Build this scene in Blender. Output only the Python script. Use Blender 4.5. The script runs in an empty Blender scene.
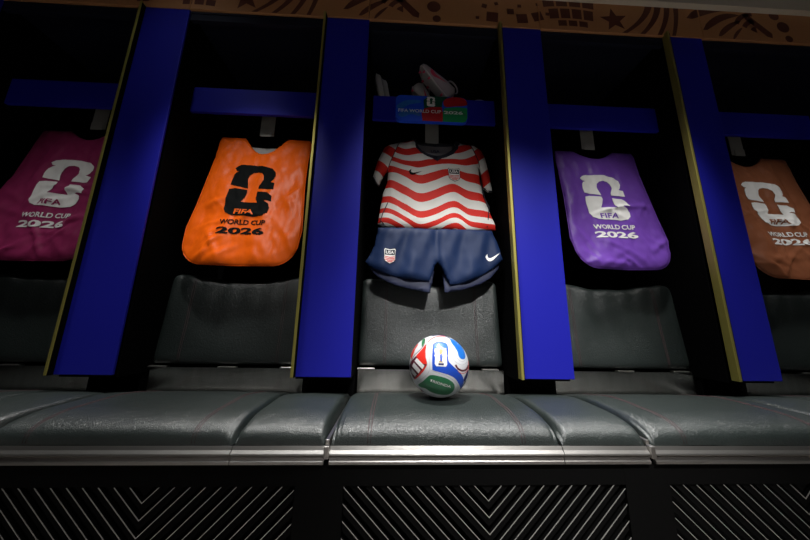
import bpy, bmesh, math, random
from mathutils import Vector, Matrix, noise
PI = math.pi
scn = bpy.context.scene
C = scn.collection

# ------------------------------------------------------------------ camera
cam_d = bpy.data.cameras.new('camera')
cam = bpy.data.objects.new('camera', cam_d)
C.objects.link(cam)
cam_d.sensor_width = 36.0
cam_d.lens = 265 / 810 * 36.0
cam_d.clip_start = 0.02
yaw, pitch, roll = 0.036, 0.190, 0.017
fw = Vector((math.sin(yaw) * math.cos(pitch), math.cos(yaw) * math.cos(pitch), math.sin(pitch)))
rt = Vector((math.cos(yaw), -math.sin(yaw), 0))
up = rt.cross(fw)
r2 = rt * math.cos(roll) + up * math.sin(roll)
u2 = -rt * math.sin(roll) + up * math.cos(roll)
M = Matrix((r2, u2, -fw)).transposed().to_4x4()
M.translation = Vector((0.392, -1.116, 0.821))
cam.matrix_world = M
scn.camera = cam

# ------------------------------------------------------------------ world, lights, exposure
w = bpy.data.worlds.new('world')
scn.world = w
w.use_nodes = True
w.node_tree.nodes['Background'].inputs[0].default_value = (0.8, 0.9, 1.0, 1)
w.node_tree.nodes['Background'].inputs[1].default_value = 0.0015
scn.view_settings.view_transform = 'Standard'
scn.view_settings.look = 'None'
scn.view_settings.gamma = 1
scn.view_settings.exposure = 0.0
scn.view_settings.use_curve_mapping = False


def spot(name, loc, target, power, angle, blend, radius, col=(1, 1, 1)):
    d = bpy.data.lights.new(name, 'SPOT')
    d.energy = power
    d.spot_size = math.radians(angle)
    d.spot_blend = blend
    d.shadow_soft_size = radius
    d.color = col
    o = bpy.data.objects.new(name, d)
    C.objects.link(o)
    o.location = loc
    o.rotation_euler = (Vector(target) - Vector(loc)).to_track_quat('-Z', 'Y').to_euler()
    return o


def area(name, loc, target, power, sx, sy, col=(1, 1, 1), spread=180):
    d = bpy.data.lights.new(name, 'AREA')
    d.shape = 'RECTANGLE'
    d.size, d.size_y = sx, sy
    d.energy = power
    d.color = col
    d.spread = math.radians(spread)
    o = bpy.data.objects.new(name, d)
    C.objects.link(o)
    o.location = loc
    o.rotation_euler = (Vector(target) - Vector(loc)).to_track_quat('-Z', 'Y').to_euler()
    return o


# ceiling downlights over the bench
for lx, pw in ((-1.25, 80), (-0.45, 170), (0.50, 330), (1.55, 280), (2.5, 130)):
    spot('bench_downlight', (lx, -0.42, 2.90), (lx, -0.33, 0.5), pw, 44, 1.0, 0.06, (1.0, 0.98, 0.95))
spot('key_spot', (0.95, -1.95, 2.80), (0.86, 0.0, 0.62), 370, 36, 1.0, 0.06, (1.0, 0.98, 0.96))
# narrow display spots, one for each hanging garment
for lx, ly, pw in ((-1.24, 1.38, 24), (-0.34, 1.43, 105), (0.57, 1.36, 38), (1.50, 1.38, 74), (2.42, 1.38, 52)):
    spot('display_spot', (lx, -1.70, 2.80), (lx, 0.14, ly - 0.05), pw, 24, 1.0, 0.04, (1.0, 0.97, 0.94))
spot('side_spot', (-0.75, -1.10, 2.85), (-0.62, 0.0, 2.05), 5, 36, 1.0, 0.05, (0.9, 0.95, 1.0))
for lx in (-1.5, -0.8, -0.1, 0.6, 1.3, 2.0, 2.7):  # added row of panels, placed to show as highlights in the steel rail
    area('rail_highlight_panel', (lx, -1.32, 2.90), (lx, -1.30, 0), 0.8, 0.42, 0.30, (0.97, 0.99, 1.0), 70)
for lx in (-0.9, 0.1, 1.1, 2.1):  # added spots, brighten the unseen floor that the kick plates mirror
    spot('added_floor_spot', (lx, -2.45, 2.88), (lx, -2.45, 0), 70, 48, 0.8, 0.06, (1.0, 0.96, 0.92))
area('added_reflection_wash', (1.0, -3.0, 2.90), (1.0, -3.3, 0.0), 24, 3.6, 0.3, (0.97, 0.98, 1.0), 60)  # added fill, lights the room side that the steel plates reflect


# ------------------------------------------------------------------ materials
def mat(name, col, rough=0.5, metal=0.0, bump=None, spec=0.5, coat=0.0, var=None, sheen=0.0):
    m = bpy.data.materials.new(name)
    m.use_nodes = True
    nt = m.node_tree
    b = nt.nodes['Principled BSDF']
    b.inputs['Base Color'].default_value = (*col, 1)
    b.inputs['Roughness'].default_value = rough
    b.inputs['Metallic'].default_value = metal
    b.inputs['Specular IOR Level'].default_value = spec
    b.inputs['Coat Weight'].default_value = coat
    b.inputs['Sheen Weight'].default_value = sheen
    tc = nt.nodes.new('ShaderNodeTexCoord')
    if bump:
        scale, strength, dist = bump[:3]
        mp = nt.nodes.new('ShaderNodeMapping')
        if len(bump) > 3:
            mp.inputs['Scale'].default_value = bump[3]
        n = nt.nodes.new('ShaderNodeTexNoise')
        n.inputs['Scale'].default_value = scale
        n.inputs['Detail'].default_value = 4
        bp = nt.nodes.new('ShaderNodeBump')
        bp.inputs['Strength'].default_value = strength
        bp.inputs['Distance'].default_value = dist
        nt.links.new(tc.outputs['Object'], mp.inputs['Vector'])
        nt.links.new(mp.outputs['Vector'], n.inputs['Vector'])
        nt.links.new(n.outputs['Fac'], bp.inputs['Height'])
        nt.links.new(bp.outputs['Normal'], b.inputs['Normal'])
    if var:
        scale, col2 = var[:2]
        mp = nt.nodes.new('ShaderNodeMapping')
        if len(var) > 2:
            mp.inputs['Scale'].default_value = var[2]
        n = nt.nodes.new('ShaderNodeTexNoise')
        n.inputs['Scale'].default_value = scale
        n.inputs['Detail'].default_value = 3
        mx = nt.nodes.new('ShaderNodeMix')
        mx.data_type = 'RGBA'
        mx.inputs[6].default_value = (*col, 1)
        mx.inputs[7].default_value = (*col2, 1)
        nt.links.new(tc.outputs['Object'], mp.inputs['Vector'])
        nt.links.new(mp.outputs['Vector'], n.inputs['Vector'])
        nt.links.new(n.outputs['Fac'], mx.inputs[0])
        nt.links.new(mx.outputs[2], b.inputs['Base Color'])
    return m


def leather():
    m = mat('dark_grained_leather', (0.013, 0.020, 0.0185), 0.40, spec=1.0)
    nt = m.node_tree
    b = nt.nodes['Principled BSDF']
    tc = nt.nodes.new('ShaderNodeTexCoord')
    v = nt.nodes.new('ShaderNodeTexVoronoi')
    v.feature = 'DISTANCE_TO_EDGE'
    v.inputs['Scale'].default_value = 280
    n = nt.nodes.new('ShaderNodeTexNoise')
    n.inputs['Scale'].default_value = 150
    n.inputs['Detail'].default_value = 6
    ad = nt.nodes.new('ShaderNodeMath')
    ad.operation = 'ADD'
    bp = nt.nodes.new('ShaderNodeBump')
    bp.inputs['Strength'].default_value = 0.7
    bp.inputs['Distance'].default_value = 0.0019
    L = nt.links.new
    L(tc.outputs['Object'], v.inputs['Vector'])
    L(tc.outputs['Object'], n.inputs['Vector'])
    L(v.outputs['Distance'], ad.inputs[0])
    L(n.outputs['Fac'], ad.inputs[1])
    L(ad.outputs[0], bp.inputs['Height'])
    L(bp.outputs['Normal'], b.inputs['Normal'])
    rr = nt.nodes.new('ShaderNodeMapRange')
    rr.inputs['To Min'].default_value = 0.30
    rr.inputs['To Max'].default_value = 0.50
    L(n.outputs['Fac'], rr.inputs['Value'])
    L(rr.outputs['Result'], b.inputs['Roughness'])
    return m


def stripes():
    m = mat('striped_jersey_knit', (0.8, 0.8, 0.8), 0.65, spec=0.2, bump=(700, 0.15, 0.001))
    nt = m.node_tree
    b = nt.nodes['Principled BSDF']
    uv = nt.nodes.new('ShaderNodeUVMap')
    sx = nt.nodes.new('ShaderNodeSeparateXYZ')
    fr = nt.nodes.new('ShaderNodeMath')
    fr.operation = 'FRACT'
    lt = nt.nodes.new('ShaderNodeMath')
    lt.operation = 'LESS_THAN'
    lt.inputs[1].default_value = 0.5
    mx = nt.nodes.new('ShaderNodeMix')
    mx.data_type = 'RGBA'
    mx.inputs[6].default_value = (0.72, 0.71, 0.67, 1)
    mx.inputs[7].default_value = (0.62, 0.022, 0.014, 1)
    L = nt.links.new
    L(uv.outputs['UV'], sx.inputs[0])
    L(sx.outputs['Y'], fr.inputs[0])
    L(fr.outputs[0], lt.inputs[0])
    L(lt.outputs[0], mx.inputs[0])
    L(mx.outputs[2], b.inputs['Base Color'])
    return m


m_blue = mat('painted_blue_board', (0.012, 0.014, 0.36), 0.5, spec=0.25, bump=(350, 0.05, 0.001))
m_black = mat('matt_black_laminate', (0.0015, 0.0015, 0.0018), 0.9, spec=0.05)
m_rail = mat('navy_black_rail', (0.006, 0.008, 0.02), 0.6, spec=0.3)
m_gold = mat('brass_yellow_trim', (0.42, 0.37, 0.09), 0.45, 0.6)
m_leather = leather()
m_thread = mat('burgundy_thread', (0.085, 0.045, 0.05), 0.8, spec=0.2)
m_steel = mat('brushed_steel', (0.52, 0.51, 0.49), 0.36, 1.0, bump=(60, 0.12, 0.001, (1, 40, 40)),
              var=(9, (0.42, 0.40, 0.37), (1, 6, 6)))
m_plate = mat('brushed_steel_kick_plate', (0.60, 0.59, 0.56), 0.24, 1.0, bump=(50, 0.15, 0.001, (30, 1, 1)),
              var=(8, (0.30, 0.29, 0.27), (5, 1, 1)))
m_grey = mat('grey_metal_strip', (0.30, 0.30, 0.27), 0.5, 0.2)
m_soffit = mat('grey_painted_soffit', (0.80, 0.72, 0.57), 0.7, var=(4, (0.66, 0.60, 0.48)))
m_tan = mat('tan_printed_board', (0.58, 0.27, 0.10), 0.6, var=(6, (0.48, 0.23, 0.10)))
m_brown = mat('brown_print', (0.13, 0.035, 0.018), 0.65)
m_grille = mat('black_grille_paint', (0.004, 0.004, 0.004), 0.85, spec=0.05)
m_edge = mat('lit_grille_edge', (0.55, 0.55, 0.52), 0.4, 0.6)  # pale metal strips, stand in for light caught on the slot edges
m_wallf = mat('grey_opposite_wall_paint', (0.38, 0.38, 0.39), 0.7, var=(2, (0.22, 0.24, 0.27), (3, 1, 0.4)))
m_wall = mat('charcoal_wall_paint', (0.05, 0.05, 0.055), 0.8, var=(3, (0.04, 0.04, 0.045)))
m_floor = mat('grey_brown_vinyl_floor', (0.42, 0.38, 0.35), 0.45, var=(1.5, (0.25, 0.23, 0.22), (4, 1, 1)))
m_jersey = stripes()
m_navy = mat('navy_knit', (0.005, 0.017, 0.062), 0.6, spec=0.2, bump=(600, 0.15, 0.001))
m_navyd = mat('dark_navy_lining', (0.008, 0.014, 0.05), 0.6)
m_trimd = mat('near_black_navy_rib', (0.006, 0.008, 0.02), 0.7)
m_inner = mat('pale_inner_cloth', (0.34, 0.33, 0.32), 0.7)
m_white = mat('white_print', (0.78, 0.78, 0.76), 0.55)
m_offwhite = mat('off_white_print', (0.60, 0.60, 0.57), 0.6)
m_blackp = mat('black_print', (0.004, 0.005, 0.005), 0.8, spec=0.1)
m_redp = mat('red_print', (0.62, 0.022, 0.014), 0.5)
m_shell = mat('white_ball_shell', (0.68, 0.69, 0.71), 0.38, coat=0.3, bump=(500, 0.2, 0.0006))
bp_kw = dict(coat=0.3)
mb_blue = mat('ball_royal_blue', (0.01, 0.07, 0.50), 0.4, **bp_kw)
mb_sky = mat('ball_sky_blue', (0.02, 0.20, 0.62), 0.4, var=(60, (0.01, 0.10, 0.45)), **bp_kw)
mb_navy = mat('ball_navy', (0.012, 0.012, 0.10), 0.4, **bp_kw)
mb_red = mat('ball_red', (0.72, 0.03, 0.02), 0.4, **bp_kw)
mb_maroon = mat('ball_maroon', (0.10, 0.008, 0.02), 0.4, **bp_kw)
mb_green = mat('ball_green', (0.012, 0.14, 0.05), 0.4, var=(60, (0.03, 0.22, 0.09)), **bp_kw)
mb_grey = mat('ball_groove_grey', (0.42, 0.43, 0.46), 0.5)
mb_gold = mat('ball_trophy_gold', (0.45, 0.30, 0.10), 0.5)
ms_blue = mat('board_blue_field', (0.01, 0.04, 0.60), 0.5, spec=0.15, var=(5, (0.02, 0.12, 0.75), (1, 1, 6)))
ms_red = mat('board_red_field', (0.50, 0.012, 0.015), 0.5, spec=0.15, var=(5, (0.30, 0.01, 0.02), (1, 1, 6)))
ms_green = mat('board_green_field', (0.01, 0.22, 0.08), 0.5, spec=0.15, var=(6, (0.02, 0.34, 0.12), (1, 1, 6)))
ms_dgreen = mat('board_deep_green_field', (0.005, 0.08, 0.05), 0.5, spec=0.15)
m_boot = mat('pale_lilac_boot_upper', (0.42, 0.38, 0.42), 0.5)
m_bootw = mat('white_boot_upper', (0.55, 0.55, 0.55), 0.5)
m_pink = mat('pink_boot_mark', (0.60, 0.05, 0.12), 0.5)
m_dark = mat('black_boot_lining', (0.01, 0.01, 0.012), 0.6)
m_guard = mat('white_shin_guard_shell', (0.62, 0.62, 0.62), 0.45)
m_foam = mat('grey_foam_backing', (0.12, 0.12, 0.13), 0.9)


# ------------------------------------------------------------------ helpers
def link_mesh(name, bm, mats, parent=None, smooth=False):
    me = bpy.data.meshes.new(name)
    bm.normal_update()
    bm.to_mesh(me)
    bm.free()
    if not isinstance(mats, (list, tuple)):
        mats = [mats]
    for m in mats:
        me.materials.append(m)
    if smooth:
        for p in me.polygons:
            p.use_smooth = True
    o = bpy.data.objects.new(name, me)
    C.objects.link(o)
    if parent:
        o.parent = parent
    return o


def thing(name, label, cat, group=None, loc=(0, 0, 0)):
    o = bpy.data.objects.new(name, None)
    C.objects.link(o)
    o.location = loc
    o['label'] = label
    o['category'] = cat
    if group:
        o['group'] = group
    return o


def tag(o, label, cat, group=None):
    o['label'] = label
    o['category'] = cat
    if group:
        o['group'] = group
    return o


def struct(o):
    o['kind'] = 'structure'
    return o


def add_box(bm, x0, x1, y0, y1, z0, z1, bevel=0.0, mi=0, seg=2):
    r = bmesh.ops.create_cube(bm, size=1)
    vs = r['verts']
    for v in vs:
        v.co = Vector(((x0 + x1) / 2 + v.co.x * (x1 - x0), (y0 + y1) / 2 + v.co.y * (y1 - y0), (z0 + z1) / 2 + v.co.z * (z1 - z0)))
    fs = set(f for v in vs for f in v.link_faces)
    for f in fs:
        f.material_index = mi
    if bevel:
        es = list(set(e for v in vs for e in v.link_edges))
        bmesh.ops.bevel(bm, geom=es, offset=bevel, segments=seg, affect='EDGES', profile=0.5)
    return vs


def box_obj(name, dims, m, parent=None, bevel=0.0):
    bm = bmesh.new()
    add_box(bm, *dims, bevel=bevel)
    return link_mesh(name, bm, m, parent)


def add_tube(bm, pts, rad, seg=6, mi=0):
    rings = []
    n = len(pts)
    for i, p in enumerate(pts):
        p = Vector(p)
        a = Vector(pts[max(0, i - 1)])
        b = Vector(pts[min(n - 1, i + 1)])
        t = (b - a).normalized()
        ref = Vector((0, 0, 1)) if abs(t.z) < 0.9 else Vector((0, 1, 0))
        s = t.cross(ref).normalized()
        q = s.cross(t)
        rings.append([bm.verts.new(p + (s * math.cos(2 * PI * k / seg) + q * math.sin(2 * PI * k / seg)) * rad) for k in range(seg)])
    for i in range(n - 1):
        for k in range(seg):
            f = bm.faces.new((rings[i][k], rings[i][(k + 1) % seg], rings[i + 1][(k + 1) % seg], rings[i + 1][k]))
            f.material_index = mi
            f.smooth = True
    bm.faces.new(rings[0][::-1]).material_index = mi
    bm.faces.new(rings[-1]).material_index = mi


def grid_cut(bm, step):
    if not bm.verts:
        return
    xs = [v.co.x for v in bm.verts]
    ys = [v.co.y for v in bm.verts]
    for axis, lo, hi in ((0, min(xs), max(xs)), (1, min(ys), max(ys))):
        k = math.floor(lo / step) + 1
        while k * step < hi:
            co = Vector((0, 0, 0))
            no = Vector((0, 0, 0))
            co[axis] = k * step + 1e-5
            no[axis] = 1
            bmesh.ops.bisect_plane(bm, geom=bm.verts[:] + bm.edges[:] + bm.faces[:], dist=1e-6, plane_co=co, plane_no=no)
            k += 1


def fill_poly(pts, step):
    """A 2-D polygon (x, y) filled and cut to a fine grid."""
    bm = bmesh.new()
    clean = []
    for p in pts:
        if not clean or (Vector(p) - Vector(clean[-1])).length > 1e-5:
            clean.append(p)
    vs = [bm.verts.new((p[0], p[1], 0)) for p in clean]
    f = bm.faces.new(vs)
    f.normal_update()
    if f.normal.z < 0:
        f.normal_flip()
    bmesh.ops.triangulate(bm, faces=[f], ngon_method='EAR_CLIP')
    if step:
        grid_cut(bm, step)
    return bm


def smooth_poly(pts, n=6):
    """Closed Catmull-Rom through pts."""
    out = []
    m = len(pts)
    for i in range(m):
        p0, p1, p2, p3 = (Vector(pts[(i + k - 1) % m]) for k in range(4))
        for j in range(n):
            t = j / n
            out.append(tuple(0.5 * ((2 * p1) + (p2 - p0) * t + (2 * p0 - 5 * p1 + 4 * p2 - p3) * t * t + (3 * p1 - p0 - 3 * p2 + p3) * t ** 3)))
    return out


def round_rect(cx, cy, w, h, r, n=5):
    out = []
    for sx, sy, a0 in ((1, 1, 0), (-1, 1, 90), (-1, -1, 180), (1, -1, 270)):
        for k in range(n + 1):
            a = math.radians(a0 + 90 * k / n)
            out.append((cx + sx * (w / 2 - r) + r * math.cos(a), cy + sy * (h / 2 - r) + r * math.sin(a)))
    return out


def circle(cx, cy, r, n=20):
    return [(cx + r * math.cos(2 * PI * k / n), cy + r * math.sin(2 * PI * k / n)) for k in range(n)]


def text_bm(s, cx, cy, width, height, bold=0.0, step=None):
    """Lettering as a flat 2-D mesh of a given size, centred at (cx, cy)."""
    cu = bpy.data.curves.new('lettering', 'FONT')
    cu.body = s
    cu.offset = bold
    cu.resolution_u = 3
    o = bpy.data.objects.new('lettering', cu)
    C.objects.link(o)
    dg = bpy.context.evaluated_depsgraph_get()
    dg.update()
    me = bpy.data.meshes.new_from_object(o.evaluated_get(dg))
    bm = bmesh.new()
    bm.from_mesh(me)
    bpy.data.objects.remove(o)
    bpy.data.curves.remove(cu)
    bpy.data.meshes.remove(me)
    bmesh.ops.triangulate(bm, faces=bm.faces[:])
    xs = [v.co.x for v in bm.verts]
    ys = [v.co.y for v in bm.verts]
    x0, x1, y0, y1 = min(xs), max(xs), min(ys), max(ys)
    for v in bm.verts:
        v.co = Vector((cx + ((v.co.x - x0) / (x1 - x0) - 0.5) * width, cy + ((v.co.y - y0) / (y1 - y0) - 0.5) * height, 0))
    for f in bm.faces:
        f.normal_update()
        if f.normal.z < 0:
            f.normal_flip()
    if step:
        grid_cut(bm, step)
    return bm


def append_bm(dst, src, fn, mi, flip=False):
    mp = {}
    for v in src.verts:
        mp[v] = dst.verts.new(fn(v.co.x, v.co.y))
    for f in src.faces:
        vs = [mp[v] for v in f.verts]
        if flip:
            vs.reverse()
        try:
            nf = dst.faces.new(vs)
            nf.material_index = mi
            nf.smooth = True
        except ValueError:
            pass
    src.free()


def decals(name, items, fn, parent, step=0.01):
    """items: (polygon or bmesh, material, layer). fn(x, y, layer) -> 3-D point. One mesh."""
    bm = bmesh.new()
    mats = []
    for shape, m, layer in items:
        if m not in mats:
            mats.append(m)
        if isinstance(shape, (list, tuple)):
            shape = fill_poly(shape, step)
        append_bm(bm, shape, lambda x, y, l=layer: fn(x, y, l), mats.index(m))
    return link_mesh(name, bm, mats, parent)


def seg_dist(px, py, a, b):
    ax, ay = a
    bx, by = b
    dx, dy = bx - ax, by - ay
    l2 = dx * dx + dy * dy
    t = 0 if l2 == 0 else max(0, min(1, ((px - ax) * dx + (py - ay) * dy) / l2))
    return math.hypot(px - ax - t * dx, py - ay - t * dy)


def poly_dist(px, py, poly):
    return min(seg_dist(px, py, poly[i], poly[(i + 1) % len(poly)]) for i in range(len(poly)))


class Garment:
    """A flat-laid garment hung on a slightly leaning plane, puffed and folded."""

    def __init__(self, outline, plane, puff=0.014, edge=0.045, folds=0.006, seed=0, fold_fn=None):
        self.o, self.plane, self.puff, self.edge, self.folds, self.seed, self.fold_fn = outline, plane, puff, edge, folds, seed, fold_fn

    def fold(self, x, z):
        s = self.seed
        n = noise.noise(Vector((x * 7 + s, z * 3.2, s * 1.7))) + 0.5 * noise.noise(Vector((x * 17 + s, z * 8 + s, 3.1)))
        n += 0.25 * noise.noise(Vector((x * 40, z * 24, s)))
        v = self.folds * n
        if self.fold_fn:
            v += self.fold_fn(x, z)
        return v

    def front(self, x, z, lift=0.0):
        d = poly_dist(x, z, self.o)
        k = min(1.0, d / self.edge)
        k = math.sqrt(max(0, 1 - (1 - k) ** 2))
        y = self.plane(z) - 0.004 - self.puff * k - self.fold(x, z) * (0.35 + 0.65 * k)
        return Vector((x, y - lift, z))

    def back(self, x, z):
        d = poly_dist(x, z, self.o)
        return Vector((x, self.plane(z) - 0.004 - self.fold(x, z) * 0.35 + min(1, d / 0.02) * 0.002, z))

    def build(self, name, m, parent, step=0.012, uvfn=None, cuts=()):
        fl = fill_poly(self.o, step)
        for co, no in cuts:
            bmesh.ops.bisect_plane(fl, geom=fl.verts[:] + fl.edges[:] + fl.faces[:], dist=1e-6, plane_co=(*co, 0), plane_no=(*no, 0))
        bm = bmesh.new()
        uv = bm.loops.layers.uv.new('UVMap') if uvfn else None
        fmap, bmap = {}, {}
        for v in fl.verts:
            fmap[v] = bm.verts.new(self.front(v.co.x, v.co.y))
            bmap[v] = fmap[v] if any(e.is_boundary for e in v.link_edges) else bm.verts.new(self.back(v.co.x, v.co.y))
        for f in fl.faces:
            c = f.calc_center_median()
            nf = bm.faces.new([fmap[v] for v in f.verts])
            fs = [nf]
            src = [[v.co.copy() for v in f.verts]]
            bv = [bmap[v] for v in f.verts][::-1]
            if set(bv) != set(nf.verts):
                try:
                    fs.append(bm.faces.new(bv))
                    src.append([v.co.copy() for v in f.verts][::-1])
                except ValueError:
                    pass
            for ff, ss in zip(fs, src):
                ff.smooth = True
                if uv:
                    for lp, co in zip(ff.loops, ss):
                        lp[uv].uv = (co.x, uvfn(co.x, co.y, c.x, c.y))
        fl.free()
        return link_mesh(name, bm, m, parent)


def interp(x, tab):
    if x <= tab[0][0]:
        (x0, y0), (x1, y1) = tab[0], tab[1]
    elif x >= tab[-1][0]:
        (x0, y0), (x1, y1) = tab[-2], tab[-1]
    else:
        for i in range(len(tab) - 1):
            if tab[i][0] <= x <= tab[i + 1][0]:
                (x0, y0), (x1, y1) = tab[i], tab[i + 1]
                break
    return y0 + (y1 - y0) * (x - x0) / (x1 - x0)


def sstep(x, tab):
    """smooth interpolation inside the table, flat outside"""
    if x <= tab[0][0]:
        return tab[0][1]
    if x >= tab[-1][0]:
        return tab[-1][1]
    for i in range(len(tab) - 1):
        if tab[i][0] <= x <= tab[i + 1][0]:
            t = (x - tab[i][0]) / (tab[i + 1][0] - tab[i][0])
            t = t * t * (3 - 2 * t)
            return tab[i][1] + (tab[i + 1][1] - tab[i][1]) * t


def cr1(x, tab):
    """Catmull-Rom style curve through a table"""
    n = len(tab)
    if x <= tab[0][0]:
        return tab[0][1]
    if x >= tab[-1][0]:
        return tab[-1][1]
    for i in range(n - 1):
        if tab[i][0] <= x <= tab[i + 1][0]:
            break
    x1, y1 = tab[i]
    x2, y2 = tab[i + 1]
    h = x2 - x1
    sl = lambda k: (tab[min(n - 1, k + 1)][1] - tab[max(0, k - 1)][1]) / (tab[min(n - 1, k + 1)][0] - tab[max(0, k - 1)][0])
    t = (x - x1) / h
    return (2 * t ** 3 - 3 * t * t + 1) * y1 + (t ** 3 - 2 * t * t + t) * h * sl(i) + (3 * t * t - 2 * t ** 3) * y2 + (t ** 3 - t * t) * h * sl(i + 1)


# ------------------------------------------------------------------ room shell
P = 0.9          # locker pitch
PW = 0.226       # partition width
TOP = 2.345
struct(box_obj('floor', (-4, 5, -4.2, 0.7, -0.1, 0), m_floor))
struct(box_obj('ceiling', (-4, 5, -4.2, 0.7, 2.95, 3.05), m_wall))
struct(box_obj('wall_back', (-4, 5, 0.55, 0.7, 0, 2.95), m_wall))
struct(box_obj('wall_front', (-4, 5, -4.3, -4.2, 0, 2.95), m_wallf))
struct(box_obj('wall_left', (-4.1, -4, -4.2, 0.7, 0, 2.95), m_wall))
struct(box_obj('wall_right', (5, 5.1, -4.2, 0.7, 0, 2.95), m_wall))
# grey soffit over the frieze
bm = bmesh.new()
add_box(bm, -4, 5, -0.035, -0.014, 2.535, 2.95)
add_box(bm, -4, 5, -0.014, 0.55, 2.588, 2.95)
add_box(bm, -4, 5, -0.040, -0.035, 2.535, 2.545)
struct(link_mesh('trim_1', bm, m_soffit))

# ------------------------------------------------------------------ frieze of printed tan boards
Z0, Z1 = TOP + 0.002, 2.586


def motifs(b):
    out = []
    # curved brick block
    for (za, zb, xa, xb, n) in ((2.505, 2.575, -0.17, 0.13, 4), (2.425, 2.490, -0.145, 0.125, 4), (2.375, 2.412, -0.10, 0.09, 3)):
        for k in range(n):
            xl = xa + (xb - xa) * k / n + 0.006
            xr = xa + (xb - xa) * (k + 1) / n - 0.006
            sk = 0.06
            q = lambda x, z: (b + x * (1 - (2.575 - z) * 0.55), z - x * x * 0.6 - x * 0.02)
            out.append([q(xl, za), q((xl + xr) / 2, za), q(xr, za), q(xr, zb), q((xl + xr) / 2, zb), q(xl, zb)])
    # star
    st = []
    for k in range(10):
        r = 0.078 if k % 2 == 0 else 0.033
        a = PI / 2 + k * PI / 5 + 0.12
        st.append((b + 0.225 + r * math.cos(a), 2.432 + r * math.sin(a)))
    out.append(st)
    # sweeping bands
    for k, (xb_, xt, wd) in enumerate(((0.27, 0.44, 0.034), (0.37, 0.49, 0.032), (0.465, 0.54, 0.028), (0.545, 0.59, 0.024))):
        L, R = [], []
        for j in range(9):
            t = j / 8
            x = xb_ + (xt - xb_) * (1 - (1 - t) ** 2)
            z = Z0 + (Z1 - Z0) * t
            ww = wd * (0.85 + 0.4 * t)
            L.append((b + x - ww / 2, z))
            R.append((b + x + ww / 2, z))
        out.append(L + R[::-1])
    # fan of leaves
    for (x0, z0, x1, z1, bend, wd) in ((0.74, 2.475, 1.04, 2.555, 0.030, 0.045), (0.82, 2.40, 1.05, 2.515, 0.030, 0.040),
                                       (0.90, 2.365, 1.05, 2.475, 0.012, 0.032), (0.98, 2.352, 1.05, 2.43, 0.004, 0.022),
                                       (0.70, 2.545, 0.86, 2.580, 0.0, 0.028)):
        L, R = [], []
        for j in range(11):
            t = j / 10
            x = x0 + (x1 - x0) * t
            z = z0 + (z1 - z0) * t + bend * math.sin(PI * t)
            ww = wd * 0.62 * max(0.0, math.sin(PI * t ** 0.62)) ** 0.7 + 0.0008
            L.append((b - 0.10 + x, min(Z1 - 0.001, z + ww)))
            R.append((b - 0.10 + x, max(Z0 + 0.001, z - ww)))
        out.append(L + R[::-1])
    # arcs and a diagonal
    for (ra, rb) in ((0.135, 0.108), (0.088, 0.062), (0.040, 0.0)):
        A, B = [], []
        for j in range(9):
            a = math.radians(92 + 62 * j / 8)
            A.append((b + 1.03 + ra * math.cos(a), 2.40 + ra * 1.05 * math.sin(a)))
            B.append((b + 1.03 + rb * math.cos(a), 2.40 + rb * 1.05 * math.sin(a)))
        out.append(A + (B[::-1] if rb > 0 else [B[0]]))
    out.append([(b + 0.965, 2.525), (b + 0.995, 2.53), (b + 1.115, 2.40), (b + 1.11, 2.37), (b + 1.08, 2.38), (b + 0.98, 2.49)])
    # dots
    out += [circle(b + 1.155, 2.525, 0.029), circle(b + 1.190, 2.450, 0.036), circle(b + 1.205, 2.372, 0.022)]
    # scattered diamonds
    for (x, z, s, a) in ((1.50, 2.405, 0.055, 40), (1.60, 2.448, 0.032, 45), (1.66, 2.405, 0.052, 50), (1.745, 2.425, 0.050, 62), (1.46, 2.475, 0.024, 30),
                         (1.525, 2.495, 0.018, 60), (1.65, 2.488, 0.018, 45), (1.75, 2.505, 0.016, 50), (1.80, 2.445, 0.018, 40), (1.42, 2.395, 0.016, 45)):
        out.append([(b + x + s * 0.8 * math.cos(math.radians(a + 90 * k)), z + s * 0.8 * math.sin(math.radians(a + 90 * k))) for k in range(4)])
    return out


allm = motifs(1.31) + motifs(1.31 - 1.94) + motifs(1.31 - 3.88)
pl = {-3: 'far left tan frieze board, deepest in shadow, above the maroon bib locker',
      -2: 'tan frieze board with a brick pattern and sweeping brown bands above the orange bib locker',
      -1: 'tan frieze board with brown arcs and dots above the striped jersey',
      0: 'tan frieze board with scattered brown diamonds, right of the one with arcs',
      1: 'tan frieze board with brown brick block and star above the purple bib locker',
      2: 'tan frieze board with fan of leaves and dots above the brown bib locker'}
for k in range(-3, 2):
    xa = 1.124 + P * k
    xb = xa + P
    t = thing('frieze_board', pl[k + 1], 'frieze board', 'tan printed frieze boards above the lockers', (xa, 0, Z0))
    bm = bmesh.new()
    add_box(bm, xa + 0.0012 - xa, xb - 0.0012 - xa, -0.012, 0.012, 0, Z1 - Z0, bevel=0.0015, seg=1)
    for poly in allm:
        xs = [p[0] for p in poly]
        if max(xs) < xa or min(xs) > xb:
            continue
        fl = fill_poly(poly, None)
        for co, no in (((xa + 0.004, 0, 0), (-1, 0, 0)), ((xb - 0.004, 0, 0), (1, 0, 0)), ((0, Z0 + 0.002, 0), (0, -1, 0)), ((0, Z1 - 0.002, 0), (0, 1, 0))):
            if fl.verts:
                bmesh.ops.bisect_plane(fl, geom=fl.verts[:] + fl.edges[:] + fl.faces[:], dist=1e-6, plane_co=co, plane_no=no, clear_outer=True)
        append_bm(bm, fl, lambda x, y: Vector((x - xa, -0.0126, y - Z0)), 1)
    link_mesh('printed_board', bm, [m_tan, m_brown], t)

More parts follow.
